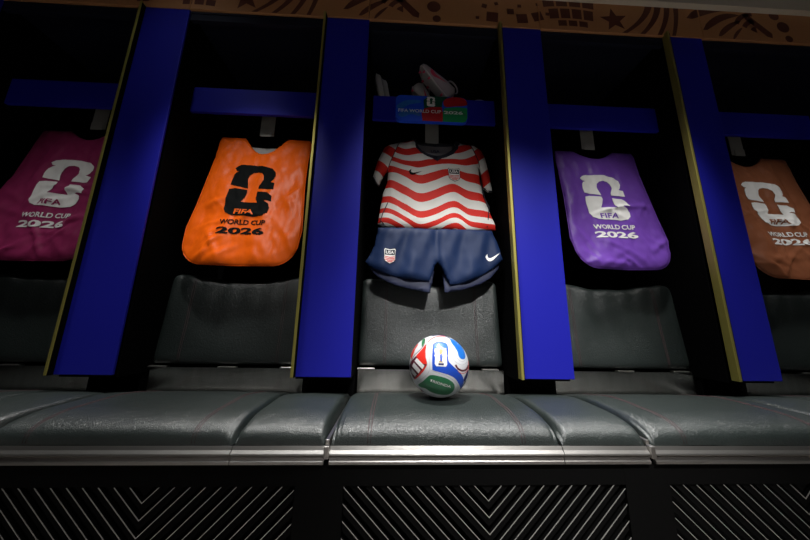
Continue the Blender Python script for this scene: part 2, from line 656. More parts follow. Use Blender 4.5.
# ------------------------------------------------------------------ locker carcass
bm = bmesh.new()
add_box(bm, -2.5, 3.6, 0.014, 0.54, TOP + 0.001, TOP + 0.02)
tag(link_mesh('locker_canopy', bm, m_rail), 'dark flat roof board running over the whole row of lockers', 'locker roof')
hl = {-2: 'maroon bib', -1: 'orange bib', 0: 'striped jersey', 1: 'purple bib', 2: 'brown bib'}
for n in range(-2, 3):
    bm = bmesh.new()
    add_box(bm, n * P + PW + 0.002, (n + 1) * P - 0.003, 0.0, 0.018, TOP - 0.052, TOP)
    add_box(bm, n * P + PW + 0.002, (n + 1) * P - 0.003, -0.004, 0.0, TOP - 0.014, TOP - 0.004)
    tag(link_mesh('header_rail', bm, m_rail), 'dark navy rail across the top of the locker with the ' + hl[n], 'rail', 'header rails at the top of the lockers')
bm = bmesh.new()
add_box(bm, -2.5, 3.6, 0.50, 0.545, 0.45, TOP - 0.022)
tag(link_mesh('locker_back_panel', bm, m_black), 'black back panel closing the row of lockers behind the hanging shirts', 'locker back')

pn = {-2: 'shadowed blue divider at the far left end, beyond the maroon bib', -1: 'blue locker divider between the maroon bib and the orange bib',
      0: 'blue locker divider between the orange bib and the striped jersey',
      1: 'blue locker divider between the striped jersey and the purple bib', 2: 'blue locker divider between the purple bib and the brown bib'}
for n in range(-2, 3):
    t = thing('locker_divider', pn[n], 'locker divider', 'tall blue locker dividers with brass trim', (n * P, 0, 0.6))
    h = TOP - 0.6 - 0.001
    pw = PW - (0.014 if n == 2 else 0)
    box_obj('divider_core', (0.004, pw - 0.004, 0.016, 0.495, -0.012, h), m_black, t)
    hb = TOP - 0.6 - 0.001
    box_obj('blue_front_board', (0.010, pw, -0.010, 0.0155 - 0.016, 0, hb), m_blue, t, 0.002)
    box_obj('black_side_strip', (0.0105, 0.0125, -0.029, -0.0105, 0, hb), m_black, t)
    box_obj('brass_trim', (-0.002, 0.010, -0.030, -0.001, 0, hb + 0.012), m_gold, t, 0.002)


bn = {-2: 'maroon', -1: 'orange', 0: 'striped', 1: 'purple', 2: 'brown'}
desc = {-2: 'the maroon bib', -1: 'the orange bib', 0: 'the striped jersey', 1: 'the purple bib', 2: 'the brown bib'}

# ------------------------------------------------------------------ shelves
for n in range(-2, 3):
    x0 = n * P + PW + (0.026 if n == 0 else -0.003)
    x1 = (n + 1) * P + 0.003
    t = thing('locker_shelf', 'dark blue shelf board across the locker above ' + desc[n], 'shelf', 'blue locker shelves', (x0, 0.10, 1.853))
    L = x1 - x0
    box_obj('shelf_fascia', (0.0, L, 0.0, 0.016, 0, 0.144), m_blue, t, 0.0015)
    box_obj('shelf_board', (0.0, L, 0.0165, 0.395, 0.122, 0.144), m_black, t)
    xm = n * P + 0.563 + 0.015 - x0
    if n in (-1,):
        xm -= 0.01
    bm = bmesh.new()
    add_box(bm, xm - 0.038, xm + 0.038, 0.100, 0.104, -0.050, 0.1215, bevel=0.001, seg=1)
    add_box(bm, xm - 0.03, xm + 0.03, 0.092, 0.096, -0.058, -0.015, bevel=0.001, seg=1)
    add_box(bm, xm - 0.030, xm + 0.030, 0.0962, 0.0998, -0.05, -0.035)
    link_mesh('hanging_plate', bm, m_grey, t)

# ------------------------------------------------------------------ bench
bm = bmesh.new()
add_box(bm, -2.5, 3.6, -0.285, 0.50, 0.40, 0.4415)
add_box(bm, -2.5, 3.6, -0.285, -0.265, 0.0, 0.40)
bench = thing('bench_plinth', 'black bench base with slotted front running under all the seats', 'bench', None, (0, 0, 0))
link_mesh('carcass', bm, m_grille, bench)
bm = bmesh.new()
for n in range(-3, 4):
    add_box(bm, n * P + 0.14, n * P + 0.266, -0.312, -0.286, 0.02, 0.438)
add_box(bm, -2.5, 3.6, -0.3115, -0.286, 0.388, 0.441)
add_box(bm, -2.5, 3.6, -0.3115, -0.286, 0.02, 0.10)
link_mesh('fascia_panel', bm, m_grille, bench)
for n in range(-2, 3):
    cx = n * P + 0.656
    xa, xb = n * P + 0.268, n * P + 1.038
    za, zb = 0.102, 0.386
    bm = bmesh.new()
    k = 0
    pitch_ = 0.0385
    for k in range(-12, 10):
        zv = za - 0.02 + k * pitch_
        if zv > zb + 0.45:
            break
        for (o0, o1, yo, mi) in ((0.0, 0.0022, -0.311, 1), (0.0022, 0.024, -0.307, 0)):
            hw = 0.5
            poly = [(cx, zv - o1), (cx + hw, zv + hw * 0.98 - o1), (cx + hw, zv + hw * 0.98 - o0), (cx, zv - o0),
                    (cx - hw, zv + hw * 0.98 - o0), (cx - hw, zv + hw * 0.98 - o1)]
            fl = fill_poly(poly, None)
            for co, no in (((xa, 0, 0), (-1, 0, 0)), ((xb, 0, 0), (1, 0, 0)), ((0, za, 0), (0, -1, 0)), ((0, zb, 0), (0, 1, 0))):
                if fl.verts:
                    bmesh.ops.bisect_plane(fl, geom=fl.verts[:] + fl.edges[:] + fl.faces[:], dist=1e-6, plane_co=co, plane_no=no, clear_outer=True)
            if not fl.faces:
                fl.free()
                continue
            r = bmesh.ops.extrude_face_region(fl, geom=fl.faces[:])
            for g in r['geom']:
                if isinstance(g, bmesh.types.BMVert):
                    g.co.z += 0.0012 if mi else 0.006
            append_dst = {}
            for v in fl.verts:
                append_dst[v] = bm.verts.new((v.co.x, yo + v.co.z, v.co.y))
            for f in fl.faces:
                try:
                    bm.faces.new([append_dst[v] for v in f.verts]).material_index = mi
                except ValueError:
                    pass
            fl.free()
    bmesh.ops.recalc_face_normals(bm, faces=bm.faces[:])
    link_mesh('chevron_grille', bm, [m_grille, m_edge], bench)


# cushions ------------------------------------------------------------
def cushion_z(a, b, cx, x, y, H):
    ed = max(0.0, 1 - abs(a) ** (44 if H > 0.064 else 22)) ** 0.36 * max(0.0, 1 - abs(b) ** 8) ** 0.36
    crown = sstep(y, ((-0.31, 0.82), (-0.20, 0.96), (-0.08, 1.0), (0.10, 0.62)))
    z = 0.486 + H * ed * crown * (1 - 0.07 * a * a)
    z += 0.0014 * noise.noise(Vector((x * 14, y * 14, 1.3))) + 0.0007 * noise.noise(Vector((x * 45, y * 45, 5)))
    # pinched front corners
    pk = math.exp(-(((abs(a) - 1.0) / 0.06) ** 2)) * math.exp(-(((b + 1.0) / 0.3) ** 2))
    z -= 0.012 * pk * (1 + 0.6 * math.sin(a * 160))
    return z


def make_cushion(x0, x1, y0=-0.3115, y1=0.118, H=0.0655, parent=None, seam=None):
    cx, hx = (x0 + x1) / 2, (x1 - x0) / 2
    cy, hy = (y0 + y1) / 2, (y1 - y0) / 2

    def sp(t):
        s = 1 if t >= 0 else -1
        return s * (1 - (1 - abs(t)) ** 2.2)

    nx, ny = 64 if hx > 0.2 else 34, 40
    bm = bmesh.new()
    G = []
    for i in range(nx + 1):
        row = []
        a = sp(2 * i / nx - 1)
        for j in range(ny + 1):
            b = sp(2 * j / ny - 1)
            x, y = cx + hx * a, cy + hy * b
            row.append(bm.verts.new((x, y, cushion_z(a, b, cx, x, y, H))))
        G.append(row)
    for i in range(nx):
        for j in range(ny):
            bm.faces.new((G[i][j], G[i + 1][j], G[i + 1][j + 1], G[i][j + 1])).smooth = True
    b = [bm.verts.new((x, y, 0.4855)) for x, y in ((x0 + .002, y0 + .002), (x1 - .002, y0 + .002), (x1 - .002, y1 - .002), (x0 + .002, y1 - .002))]
    bm.faces.new(b[::-1])
    cu = link_mesh('seat_cushion', bm, m_leather, parent)
    if seam:
        for side in (-1, 1):
            sb = bmesh.new()
            for off in (0, 0.0085):
                x = cx + side * (hx - seam + off)
                a = (x - cx) / hx
                pts = []
                for j in range(0, 47):
                    bb = -0.9995 + 1.999 * (j / 46) ** 1.3 if j else -0.9999
                    y = cy + hy * bb
                    pts.append((x, y, cushion_z(a, bb, cx, x, y, H) + 0.0003))
                add_tube(sb, pts, 0.0011, 5)
            link_mesh('seam_stitching', sb, m_thread, cu)
    return cu


def make_rail(x0, x1, parent, name='steel_front_rail'):
    """Rolled steel nosing: rounded top bead, groove and a flat lower lip."""
    prof = [(-0.3125, 0.4850), (-0.3130, 0.4852), (-0.3140, 0.4835), (-0.3180, 0.4765), (-0.3240, 0.4700), (-0.3255, 0.4670), (-0.322, 0.4645),
            (-0.317, 0.464), (-0.3165, 0.461), (-0.3195, 0.4595), (-0.3205, 0.452), (-0.3225, 0.450), (-0.3225, 0.4435), (-0.318, 0.4425), (-0.3125, 0.4425), (-0.3125, 0.4500)]
    bm = bmesh.new()
    L = [bm.verts.new((x0, y, z)) for y, z in prof]
    R = [bm.verts.new((x1, y, z)) for y, z in prof]
    n = len(prof)
    for i in range(n):
        bm.faces.new((L[i], L[(i + 1) % n], R[(i + 1) % n], R[i]))
    bm.faces.new(L[::-1])
    bm.faces.new(R)
    bmesh.ops.recalc_face_normals(bm, faces=bm.faces[:])
    return link_mesh(name, bm, m_steel, parent)


fm = {-2: 'wide leather seat of the shadowed far left locker', -1: 'wide dark leather seat with steel front edge below the orange bib',
      0: 'wide leather seat under the ball, below the striped jersey', 1: 'wide leather seat with steel front edge below the purple bib',
      2: 'wide leather seat at the right edge, below the brown bib'}
fs_ = {-2: 'narrow spacer cushion at the left end of the far left seat', -1: 'narrow spacer cushion below the divider between maroon and orange bibs',
       0: 'narrow spacer cushion just left of the seat carrying the ball', 1: 'narrow spacer cushion just right of the seat carrying the ball',
       2: 'narrow spacer cushion at the right, below the divider beside the brown bib'}
for n in range(-2, 3):
    xs = n * P - 0.032
    xm = n * P + 0.224
    xe = (n + 1) * P - 0.032
    if n > -2:
        t = thing('spacer_cushion', fs_[n], 'seat cushion', 'narrow cushions between the seats', (0, 0, 0))
        make_cushion(xs + 0.003, xm - 0.014, parent=t, H=0.0625)
        make_rail(xs + 0.001, xm - 0.012, t)
        box_obj('seat_pan', (xs + 0.001, xm - 0.012, -0.311, 0.118, 0.443, 0.4852), m_black, t)
    t = thing('bench_section', fm[n], 'seat', 'wide locker seats', (0, 0, 0))
    make_cushion(xm + 0.003, xe - 0.003, parent=t, seam=0.108)
    make_rail(xm + 0.003, xe - 0.001, t)
    box_obj('seat_pan', (xm - 0.0115, xe - 0.001, -0.311, 0.118, 0.443, 0.4852), m_black, t)
    bm = bmesh.new()
    add_box(bm, xm - 0.0110, xm - 0.0010, -0.3125, 0.11, 0.4855, 0.500, bevel=0.0008, seg=1)
    add_box(bm, xm - 0.0114, xm + 0.002, -0.3275, -0.3127, 0.458, 0.4895, bevel=0.0015, seg=1)
    link_mesh('steel_divider_blade', bm, m_steel, t)


# backrests -------------------------------------------------------------
def back_top(u):
    # u from -1 to 1 across the backrest: two shoulders with a wide dip between
    return 1.022 + 0.004 * math.cos(u * PI * 2) - 0.030 * math.exp(-(u / 0.42) ** 4 * 1.0) + 0.0


def make_backrest(n):
    x0, x1 = n * P + 0.230, (n + 1) * P - 0.002
    cx, hx = (x0 + x1) / 2, (x1 - x0) / 2
    z0 = 0.617
    t = thing('backrest', 'dark stitched leather backrest behind the seat below ' + desc[n], 'backrest', 'leather locker backrests', (0, 0, 0))

    def surf(a, b):
        x = cx + hx * a
        u = a
        zt = back_top(u)
        # rounded upper corners
        cr = max(0.0, (abs(a) - 0.86) / 0.14)
        zt -= 0.016 * cr ** 2.6
        z = z0 + (zt - z0) * (b + 1) / 2
        ed = max(0.0, 1 - abs(a) ** 26) ** 0.34 * max(0.0, 1 - abs(b) ** 18) ** 0.38
        lean = 0.035 * (b + 1) / 2
        th = 0.070 + 0.010 * (1 - a * a) - 0.012 * math.exp(-((b + 0.1) / 0.5) ** 2) * math.exp(-(a / 0.5) ** 2)
        y = 0.176 + lean - (th - 0.026) * ed
        y += 0.0012 * noise.noise(Vector((x * 12, z * 12, n)))
        # soft vertical creases under the dip
        y += 0.0018 * math.sin(a * 22 + 1.5 * math.sin(b * 3)) * max(0, b) * ed
        return Vector((x, y, z))

    def sp(v):
        s = 1 if v >= 0 else -1
        return s * (1 - (1 - abs(v)) ** 2.0)

    NX, NZ = 70, 44
    bm = bmesh.new()
    G = [[bm.verts.new(surf(sp(2 * i / NX - 1), sp(2 * j / NZ - 1))) for j in range(NZ + 1)] for i in range(NX + 1)]
    for i in range(NX):
        for j in range(NZ):
            bm.faces.new((G[i][j], G[i + 1][j], G[i + 1][j + 1], G[i][j + 1])).smooth = True
    ring = [G[i][0] for i in range(NX + 1)] + [G[NX][j] for j in range(1, NZ + 1)] + [G[i][NZ] for i in range(NX - 1, -1, -1)] + [G[0][j] for j in range(NZ - 1, 0, -1)]
    bk = [bm.verts.new((v.co.x, v.co.y + 0.045, v.co.z)) for v in ring]
    m = len(ring)
    for i in range(m):
        bm.faces.new((ring[(i + 1) % m], ring[i], bk[i], bk[(i + 1) % m]))
    bm.faces.new(bk)
    pad = link_mesh('backrest_pad', bm, m_leather, t)
    for side in (-1, 1):
        sb = bmesh.new()
        for off in (0, 0.008):
            a = side * (1 - (0.118 + off) / hx)
            pts = [surf(a, -0.985 + 1.975 * j / 40) + Vector((0, -0.0004, 0)) for j in range(41)]
            add_tube(sb, pts, 0.0010, 5)
        link_mesh('seam_stitching', sb, m_thread, pad)
    # steel kick plate with three small hinge leaves
    xa, xb = x0 + 0.004, x1 - 0.004
    box_obj('steel_kick_plate', (xa, xb, 0.140, 0.146, 0.487, 0.606), m_plate, t)
    bm = bmesh.new()
    for k, fx in enumerate((0.06, 0.50, 0.90)):
        xx = x0 + (x1 - x0) * fx
        add_box(bm, xx - 0.038, xx + 0.038, 0.128, 0.150, 0.6065, 0.6125, bevel=0.001, seg=1)
    link_mesh('hinge_leaves', bm, m_steel, t)
    box_obj('backing_board', (x0 + 0.002, x1 - 0.002, 0.252, 0.262, 0.486, 0.90), m_black, t)


for n in range(-2, 3):
    make_backrest(n)

# black plinth blocks that carry the dividers above the bench
for n in range(-2, 3):
    o = box_obj('divider_plinth', (n * P + 0.006, n * P + PW - 0.006, 0.122, 0.49, 0.443, 0.587), m_black)
    tag(o, 'black block under the ' + pn[n].replace('shadowed ', ''), 'plinth', 'plinths under the dividers')

# ------------------------------------------------------------------ hanging bibs
lean = lambda z: 0.10 + (z - 1.08) * 0.169

TOPB = [(155, 70), (175, 50), (205, 41), (330, 46), (400, 62), (428, 88), (434, 120), (424, 146), (408, 162), (437, 170), (440, 215), (338, 211),
        (341, 190), (362, 150), (357, 120), (338, 98), (312, 91), (283, 98), (262, 118), (256, 145), (262, 180), (270, 210), (158, 190), (155, 160), (160, 118), (172, 100), (190, 92), (168, 88)]
BOTB = [(158, 222), (190, 214), (268, 222), (272, 240), (264, 275), (248, 305), (355, 310), (340, 280), (338, 232), (405, 238), (438, 262), (440, 296),
        (405, 290), (392, 296), (425, 312), (438, 340), (432, 372), (405, 394), (360, 401), (210, 394), (172, 378), (158, 350), (155, 300), (154, 250)]


def emblem_polys(cx, ztop, zbot, wd):
    sx = wd / 286.0
    sz = (ztop - zbot) / 360.0
    f = lambda pts: [(cx + (x - 297) * sx, ztop - (y - 41) * sz) for x, y in pts]
    return f(TOPB), f(BOTB)


def bib_fold(seed, c):
    rnd = random.Random(seed)
    cr = [(c + rnd.uniform(-0.2, 0.2), rnd.uniform(1.08, 1.45), rnd.uniform(-1.1, 1.1), rnd.uniform(0.05, 0.13), rnd.uniform(0.008, 0.016), rnd.uniform(0.003, 0.008)) for _ in range(16)]

    def f(x, z):
        v = 0.004 * math.sin((x - c) * 30 + seed) * max(0, min(1, (1.5 - z) / 0.3))
        for (cx_, cz_, an, ln, wd, am) in cr:
            dx, dz = x - cx_, z - cz_
            a = dx * math.cos(an) + dz * math.sin(an)
            b = -dx * math.sin(an) + dz * math.cos(an) + a * a * 0.8
            v += am * math.exp(-(a / ln) ** 2 - (b / wd) ** 2)
        return v
    return f


def bib(n, colour, print_mat, label, rough, neck_depth, xoff, seed, hw=(0.238, 0.262), rot=0.0, ex=0.0, ez=(1.612, 1.335, 1.295, 1.252), zb=1.058):
    c = n * P + 0.563 + xoff
    zt = 1.797
    pts = []
    # left shoulder across the neckline to the right
    pts += [(-hw[0], zt - 0.030), (-hw[0] + 0.008, zt - 0.004), (-0.115, zt)]
    for k in range(1, 12):
        a = k / 12
        pts.append((-0.105 + 0.21 * a, zt - neck_depth * math.sin(PI * a) ** 0.75))
    pts += [(0.115, zt), (hw[0] - 0.008, zt - 0.004), (hw[0], zt - 0.030)]
    for z_, e in ((1.65, -0.006), (1.50, -0.004), (1.36, 0.004), (1.24, 0.012)):
        pts.append((hw[0] + (hw[1] - hw[0]) * (zt - z_) / (zt - zb) + e, z_))
    R = 0.095
    for k in range(8):
        a = math.radians(-90 * k / 7)
        pts.append((hw[1] - R + R * math.cos(a), zb + R + 0.02 + R * math.sin(a) - 0.02 * k / 7))
    pts.append((0, zb - 0.004))
    for k in range(8):
        a = math.radians(-90 - 90 * k / 7)
        pts.append((-hw[1] + R + R * math.cos(a), zb + R + R * math.sin(a) + 0.02 * k / 7))
    for z_, e in ((1.24, 0.012), (1.36, 0.004), (1.50, -0.004), (1.65, -0.006)):
        pts.append((-(hw[0] + (hw[1] - hw[0]) * (zt - z_) / (zt - zb) + e), z_))
    cr, sr = math.cos(rot), math.sin(rot)
    rotf = lambda x, z: (c + x * cr - (z - zt) * sr, zt + x * sr + (z - zt) * cr)
    out = [rotf(x, z) for x, z in pts]
    m = mat(colour[0], colour[1], rough, spec=0.25, bump=(500, 0.15, 0.0008))
    t = thing('training_bib', label, 'bib', 'training bibs hanging in the lockers', (0, 0, 0))
    g = Garment(out, lean, puff=0.014, edge=0.05, folds=0.014, seed=seed, fold_fn=bib_fold(seed, c))
    body = g.build('bib_cloth', m, t, 0.009)
    # thin piping round the hem
    hb = bmesh.new()
    ring = [g.front(x, z, 0.0) for x, z in out[len(pts) // 3:]]
    add_tube(hb, [Vector((p.x, p.y - 0.001, p.z)) for p in ring], 0.0022, 5)
    link_mesh('hem_piping', hb, m, body)
    # back of the neck seen through the neckline
    bk = [rotf(x, z) for x, z in [(-0.118, zt - 0.045), (-0.06, zt - 0.055), (0, zt - 0.058), (0.06, zt - 0.055), (0.118, zt - 0.045), (0.11, zt - neck_depth - 0.03), (-0.11, zt - neck_depth - 0.03)]]
    gb = Garment(bk, lambda z: lean(z) + 0.012, puff=0.002, edge=0.02, folds=0.002, seed=seed + 3)
    gb.build('inner_back', m_inner, t, 0.02)
    fn = lambda x, z, l: g.front(x, z, 0.0024 + 0.0012 * l)
    ex = c + ex
    tp, bt = emblem_polys(ex, ez[0], ez[1], 0.218)
    decals('printed_emblem', [(tp, print_mat, 0), (bt, print_mat, 0), (text_bm('FIFA', ex - 0.008, ez[1] + 0.026, 0.092, 0.028, 0.024, 0.006), m, 1)], fn, t, 0.006)
    decals('printed_lettering', [(text_bm('WORLD CUP', ex, ez[2], 0.212, 0.026, 0.028, 0.006), print_mat, 0),
                                 (text_bm('2026', ex, ez[3], 0.216, 0.036, 0.036, 0.006), print_mat, 0)], fn, t)
    return t


bib(-2, ('maroon_bib_cloth', (0.26, 0.022, 0.095)), m_white, 'maroon training bib with white emblem hanging in the far left locker', 0.42, 0.055, -0.02, 3, hw=(0.262, 0.272), ex=0.012, ez=(1.598, 1.322, 1.278, 1.232))
bib(-1, ('orange_bib_cloth', (0.92, 0.135, 0.004)), m_blackp, 'bright orange training bib with black emblem hanging left of the striped jersey', 0.42, 0.105, 0.002, 11, hw=(0.245, 0.265), ex=-0.006, ez=(1.608, 1.302, 1.270, 1.224))
bib(1, ('purple_bib_cloth', (0.15, 0.055, 0.38)), m_white, 'purple training bib with white emblem hanging right of the striped jersey', 0.42, 0.05, 0.050, 23, hw=(0.235, 0.243), ex=-0.020, ez=(1.625, 1.345, 1.305, 1.262), zb=1.085)
bib(2, ('brown_bib_cloth', (0.25, 0.085, 0.038)), m_white, 'brown training bib with white emblem hanging in the far right locker', 0.42, 0.062, 0.055, 31, hw=(0.250, 0.255), ex=-0.012, ez=(1.618, 1.340, 1.292, 1.250))

# ------------------------------------------------------------------ striped jersey
J = [(0.485, 1.828), (0.398, 1.808), (0.340, 1.788), (0.313, 1.768), (0.278, 1.667), (0.259, 1.565), (0.276, 1.527), (0.294, 1.508), (0.325, 1.594),
     (0.340, 1.606), (0.337, 1.536), (0.314, 1.459), (0.305, 1.362), (0.298, 1.286), (0.327, 1.270), (0.488, 1.262), (0.59, 1.266), (0.743, 1.262),
     (0.885, 1.272), (0.889, 1.300), (0.863, 1.382), (0.841, 1.467), (0.834, 1.570), (0.836, 1.648), (0.842, 1.584), (0.846, 1.515), (0.868, 1.494),
     (0.893, 1.496), (0.890, 1.600), (0.876, 1.725), (0.856, 1.775), (0.818, 1.803), (0.713, 1.824), (0.706, 1.778), (0.684, 1.745), (0.650, 1.722), (0.603, 1.708), (0.556, 1.720), (0.520, 1.742), (0.496, 1.775)]
ZT = [(1.28, 4.5), (1.307, 4.0), (1.339, 3.5), (1.377, 3.0), (1.43, 2.5), (1.482, 2.0), (1.54, 1.5), (1.596, 1.0), (1.644, 0.5), (1.688, 0.0), (1.74, -0.5), (1.79, -1.0), (1.84, -1.5)]
WL = [(0.30, 0.058), (0.36, 0.052), (0.436, 0.015), (0.50, -0.018), (0.574, 0.0), (0.683, 0.040), (0.757, 0.005), (0.84, -0.008)]
WT = [(0.30, 0.02), (0.37, -0.015), (0.43, -0.040), (0.50, -0.02), (0.58, 0.0), (0.66, -0.005), (0.74, 0.0), (0.84, 0.045)]


def jphase(x, z, cx_, cz_):
    if left_of(cx_, cz_):
        t = -(x - 0.36) * 0.67 - (z - 1.78) * 0.74
        return (t - 0.047) / 0.113 + 0.25 + 100
    if right_of(cx_, cz_):
        t = (x - 0.82) * 0.67 - (z - 1.79) * 0.74
        return (t - 0.055) / 0.130 + 0.25 + 100
    k = max(0, min(1, (z - 1.58) / 0.14))
    wv = 1.12 * ((1 - k) * cr1(x, WL) + k * cr1(x, WT))
    zz = z - wv
    ph = interp(zz, ZT)
    return ph + 100


LA, LB = Vector((0.334, 1.600)), Vector((0.400, 1.808))
RA, RB = Vector((0.836, 1.650)), Vector((0.790, 1.812))


def left_of(x, z):
    return x < LA.x + (z - LA.y) * (LB.x - LA.x) / (LB.y - LA.y) and (z > 1.60 or x < 0.3345 and z > 1.49)


def right_of(x, z):
    return (x > RA.x + (z - RA.y) * (RB.x - RA.x) / (RB.y - RA.y) and z > 1.648) or (z > 1.49 and x > 0.8365 and z <= 1.648)


def jfold(x, z):
    f = 0.004 * math.sin((x - 0.58) * 38 + (z - 1.5) * 9) * max(0, min(1, (1.62 - z) / 0.3))
    f += 0.005 * math.exp(-((x - (0.36 + (1.5 - z) * 0.25)) / 0.02) ** 2) * (1 if z < 1.55 else 0)
    return f


jt = thing('football_jersey', 'red and white wavy striped football jersey with dark collar', 'jersey', None, (0, 0, 0))
jlean = lambda z: 0.108 + (z - 1.27) * 0.169 + 0.022
jg = Garment(J, lambda z: lean(z), puff=0.026, edge=0.055, folds=0.007, seed=7, fold_fn=jfold)
nl = (LB - LA)
nr = (RB - RA)
jg.build('jersey_body', m_jersey, jt, 0.011, jphase,
         cuts=((tuple(LA), (nl.y, -nl.x)), (tuple(RA), (nr.y, -nr.x)), ((0, 1.6), (0, 1)), ((0, 1.648), (0, 1))))


def band(path, wd, fn, name, m, parent, lift=0.002):
    """A ribbon of width wd laid along a 2-D path on the garment."""
    L, R = [], []
    n = len(path)
    for i in range(n):
        a, b = Vector(path[max(0, i - 1)]), Vector(path[min(n - 1, i + 1)])
        t = (b - a).normalized()
        nn = Vector((-t.y, t.x)) * wd / 2
        p = Vector(path[i])
        L.append(tuple(p + nn))
        R.append(tuple(p - nn))
    bm = bmesh.new()
    vl = [bm.verts.new(fn(x, z, lift)) for x, z in L]
    vr = [bm.verts.new(fn(x, z, lift)) for x, z in R]
    for i in range(n - 1):
        bm.faces.new((vl[i], vl[i + 1], vr[i + 1], vr[i])).smooth = True
    bmesh.ops.recalc_face_normals(bm, faces=bm.faces[:])
    r = bmesh.ops.extrude_face_region(bm, geom=bm.faces[:])
    for g in r['geom']:
        if isinstance(g, bmesh.types.BMVert):
            g.co.y -= 0.002
    bmesh.ops.recalc_face_normals(bm, faces=bm.faces[:])
    return link_mesh(name, bm, m, parent)


# neck: inner back and dark rib collar
nb = [(0.488, 1.832), (0.710, 1.828), (0.705, 1.770), (0.672, 1.73), (0.603, 1.69), (0.530, 1.725), (0.495, 1.77)]
gnb = Garment(nb, lambda z: lean(z) + 0.014, puff=0.002, edge=0.02, folds=0.001, seed=2)
gnb.build('inner_back', mat('inner_jersey_cloth', (0.22, 0.21, 0.22), 0.7), jt, 0.02)
neck = [(0.476, 1.826), (0.480, 1.795), (0.492, 1.766), (0.512, 1.740), (0.545, 1.718), (0.575, 1.706), (0.604, 1.700)]
neck2 = [(0.724, 1.824), (0.720, 1.790), (0.710, 1.764), (0.690, 1.740), (0.658, 1.718), (0.630, 1.706), (0.602, 1.700)]
nfn = lambda x, z, l: Vector((x, lean(z) - 0.016 - l, z))
c1 = band(neck, 0.026, nfn, 'rib_collar', m_trimd, jt)
band(neck2, 0.026, nfn, 'rib_collar', m_trimd, jt)
band([(0.480, 1.824), (0.53, 1.812), (0.60, 1.806), (0.67, 1.810), (0.720, 1.822)], 0.020, lambda x, z, l: Vector((x, lean(z) + 0.006 - l, z)), 'rib_collar', m_trimd, jt)
decals('rib_collar_point', [([(0.572, 1.700), (0.634, 1.700), (0.604, 1.672)], m_trimd, 0)], lambda x, z, l: jg.front(x, z, 0.002), jt)
decals('neck_label', [(text_bm('USA', 0.60, 1.765, 0.05, 0.02, 0.02), m_navyd, 0)], lambda x, z, l: Vector((x, lean(z) + 0.014 - 0.0085, z)), jt)
# sleeve ends and side piping
jf = lambda x, z, l: jg.front(x, z, l)
band([(0.262, 1.560), (0.277, 1.530), (0.294, 1.512)], 0.006, jf, 'sleeve_hem', m_trimd, jt, 0.001)
band([(0.846, 1.517), (0.874, 1.497), (0.891, 1.499)], 0.006, jf, 'sleeve_hem', m_trimd, jt, 0.001)
band([tuple(LA + nl * k / 8) for k in range(9)], 0.0035, jf, 'raglan_seam', m_trimd, jt, 0.0008)
band([tuple(RA + nr * k / 8) for k in range(9)], 0.0035, jf, 'raglan_seam', m_trimd, jt, 0.0008)
band([(0.834, 1.57), (0.840, 1.50), (0.846, 1.45), (0.862, 1.40), (0.846, 1.33), (0.838, 1.28)], 0.004, jf, 'side_piping', m_trimd, jt, 0.0008)
band([(0.345, 1.40), (0.322, 1.34), (0.312, 1.30), (0.33, 1.28)], 0.004, jf, 'side_piping', m_trimd, jt, 0.0008)

SW = [(0.0, 0.30), (0.06, 0.14), (0.15, 0.02), (0.27, 0.0), (0.42, 0.05), (1.0, 0.50), (0.5, 0.26), (0.35, 0.205), (0.24, 0.20), (0.17, 0.26), (0.15, 0.36), (0.17, 0.50), (0.07, 0.40)]


def swoosh(x, z, L, rot=0.0):
    c_, s_ = math.cos(rot), math.sin(rot)
    return [(x + L * (a * c_ - b * s_), z + L * (a * s_ + b * c_)) for a, b in SW]


decals('swoosh_mark', [(swoosh(0.446, 1.577, 0.072, -0.16), m_blackp, 0)], lambda x, z, l: jg.front(x, z, 0.0016), jt)


def shield(cx, cz, w, h):
    s = [(-0.5, 0.42), (-0.44, 0.50), (0, 0.44), (0.44, 0.50), (0.5, 0.42), (0.46, 0.1), (0.46, -0.22), (0.36, -0.36), (0.0, -0.5), (-0.36, -0.36), (-0.46, -0.22), (-0.46, 0.1)]
    f = lambda k, dz=0: [(cx + x * w * k, cz + z * h * k + dz) for x, z in s]
    it = [(f(1.0), m_trimd, 0), (f(0.93), m_white, 1)]
    it.append(([(cx - 0.40 * w, cz + 0.40 * h), (cx, cz + 0.36 * h), (cx + 0.40 * w, cz + 0.40 * h), (cx + 0.40 * w, cz + 0.06 * h), (cx - 0.40 * w, cz + 0.06 * h)][::-1], m_trimd, 2))
    it.append((text_bm('USA', cx, cz + 0.22 * h, w * 0.66, h * 0.20, 0.03), m_white, 3))
    for k in range(4):
        z = cz - 0.02 * h - k * 0.095 * h
        ww = 0.40 * w if k < 3 else 0.22 * w
        dz = -0.05 * h
        it.append(([(cx - ww, z), (cx, z + dz), (cx + ww, z), (cx + ww, z - 0.05 * h), (cx, z + dz - 0.05 * h), (cx - ww, z - 0.05 * h)], m_redp, 2))
    return it


decals('shield_badge', shield(0.690, 1.585, 0.066, 0.088), lambda x, z, l: jg.front(x, z, 0.0016 + 0.0006 * l), jt)
# ------------------------------------------------------------------ navy shorts
S = [(0.302, 1.262), (0.296, 1.215), (0.286, 1.160), (0.268, 1.115), (0.250, 1.084), (0.272, 1.062), (0.316, 1.040), (0.372, 1.022), (0.433, 1.009), (0.50, 1.002), (0.546, 1.000),
     (0.560, 1.035), (0.571, 1.068), (0.584, 1.090), (0.598, 1.070), (0.620, 1.020), (0.640, 0.980), (0.685, 0.990), (0.728, 1.004), (0.770, 1.022), (0.810, 1.044), (0.855, 1.076),
     (0.894, 1.106), (0.888, 1.150), (0.878, 1.195), (0.866, 1.235), (0.860, 1.262), (0.72, 1.266), (0.585, 1.262), (0.45, 1.266)]


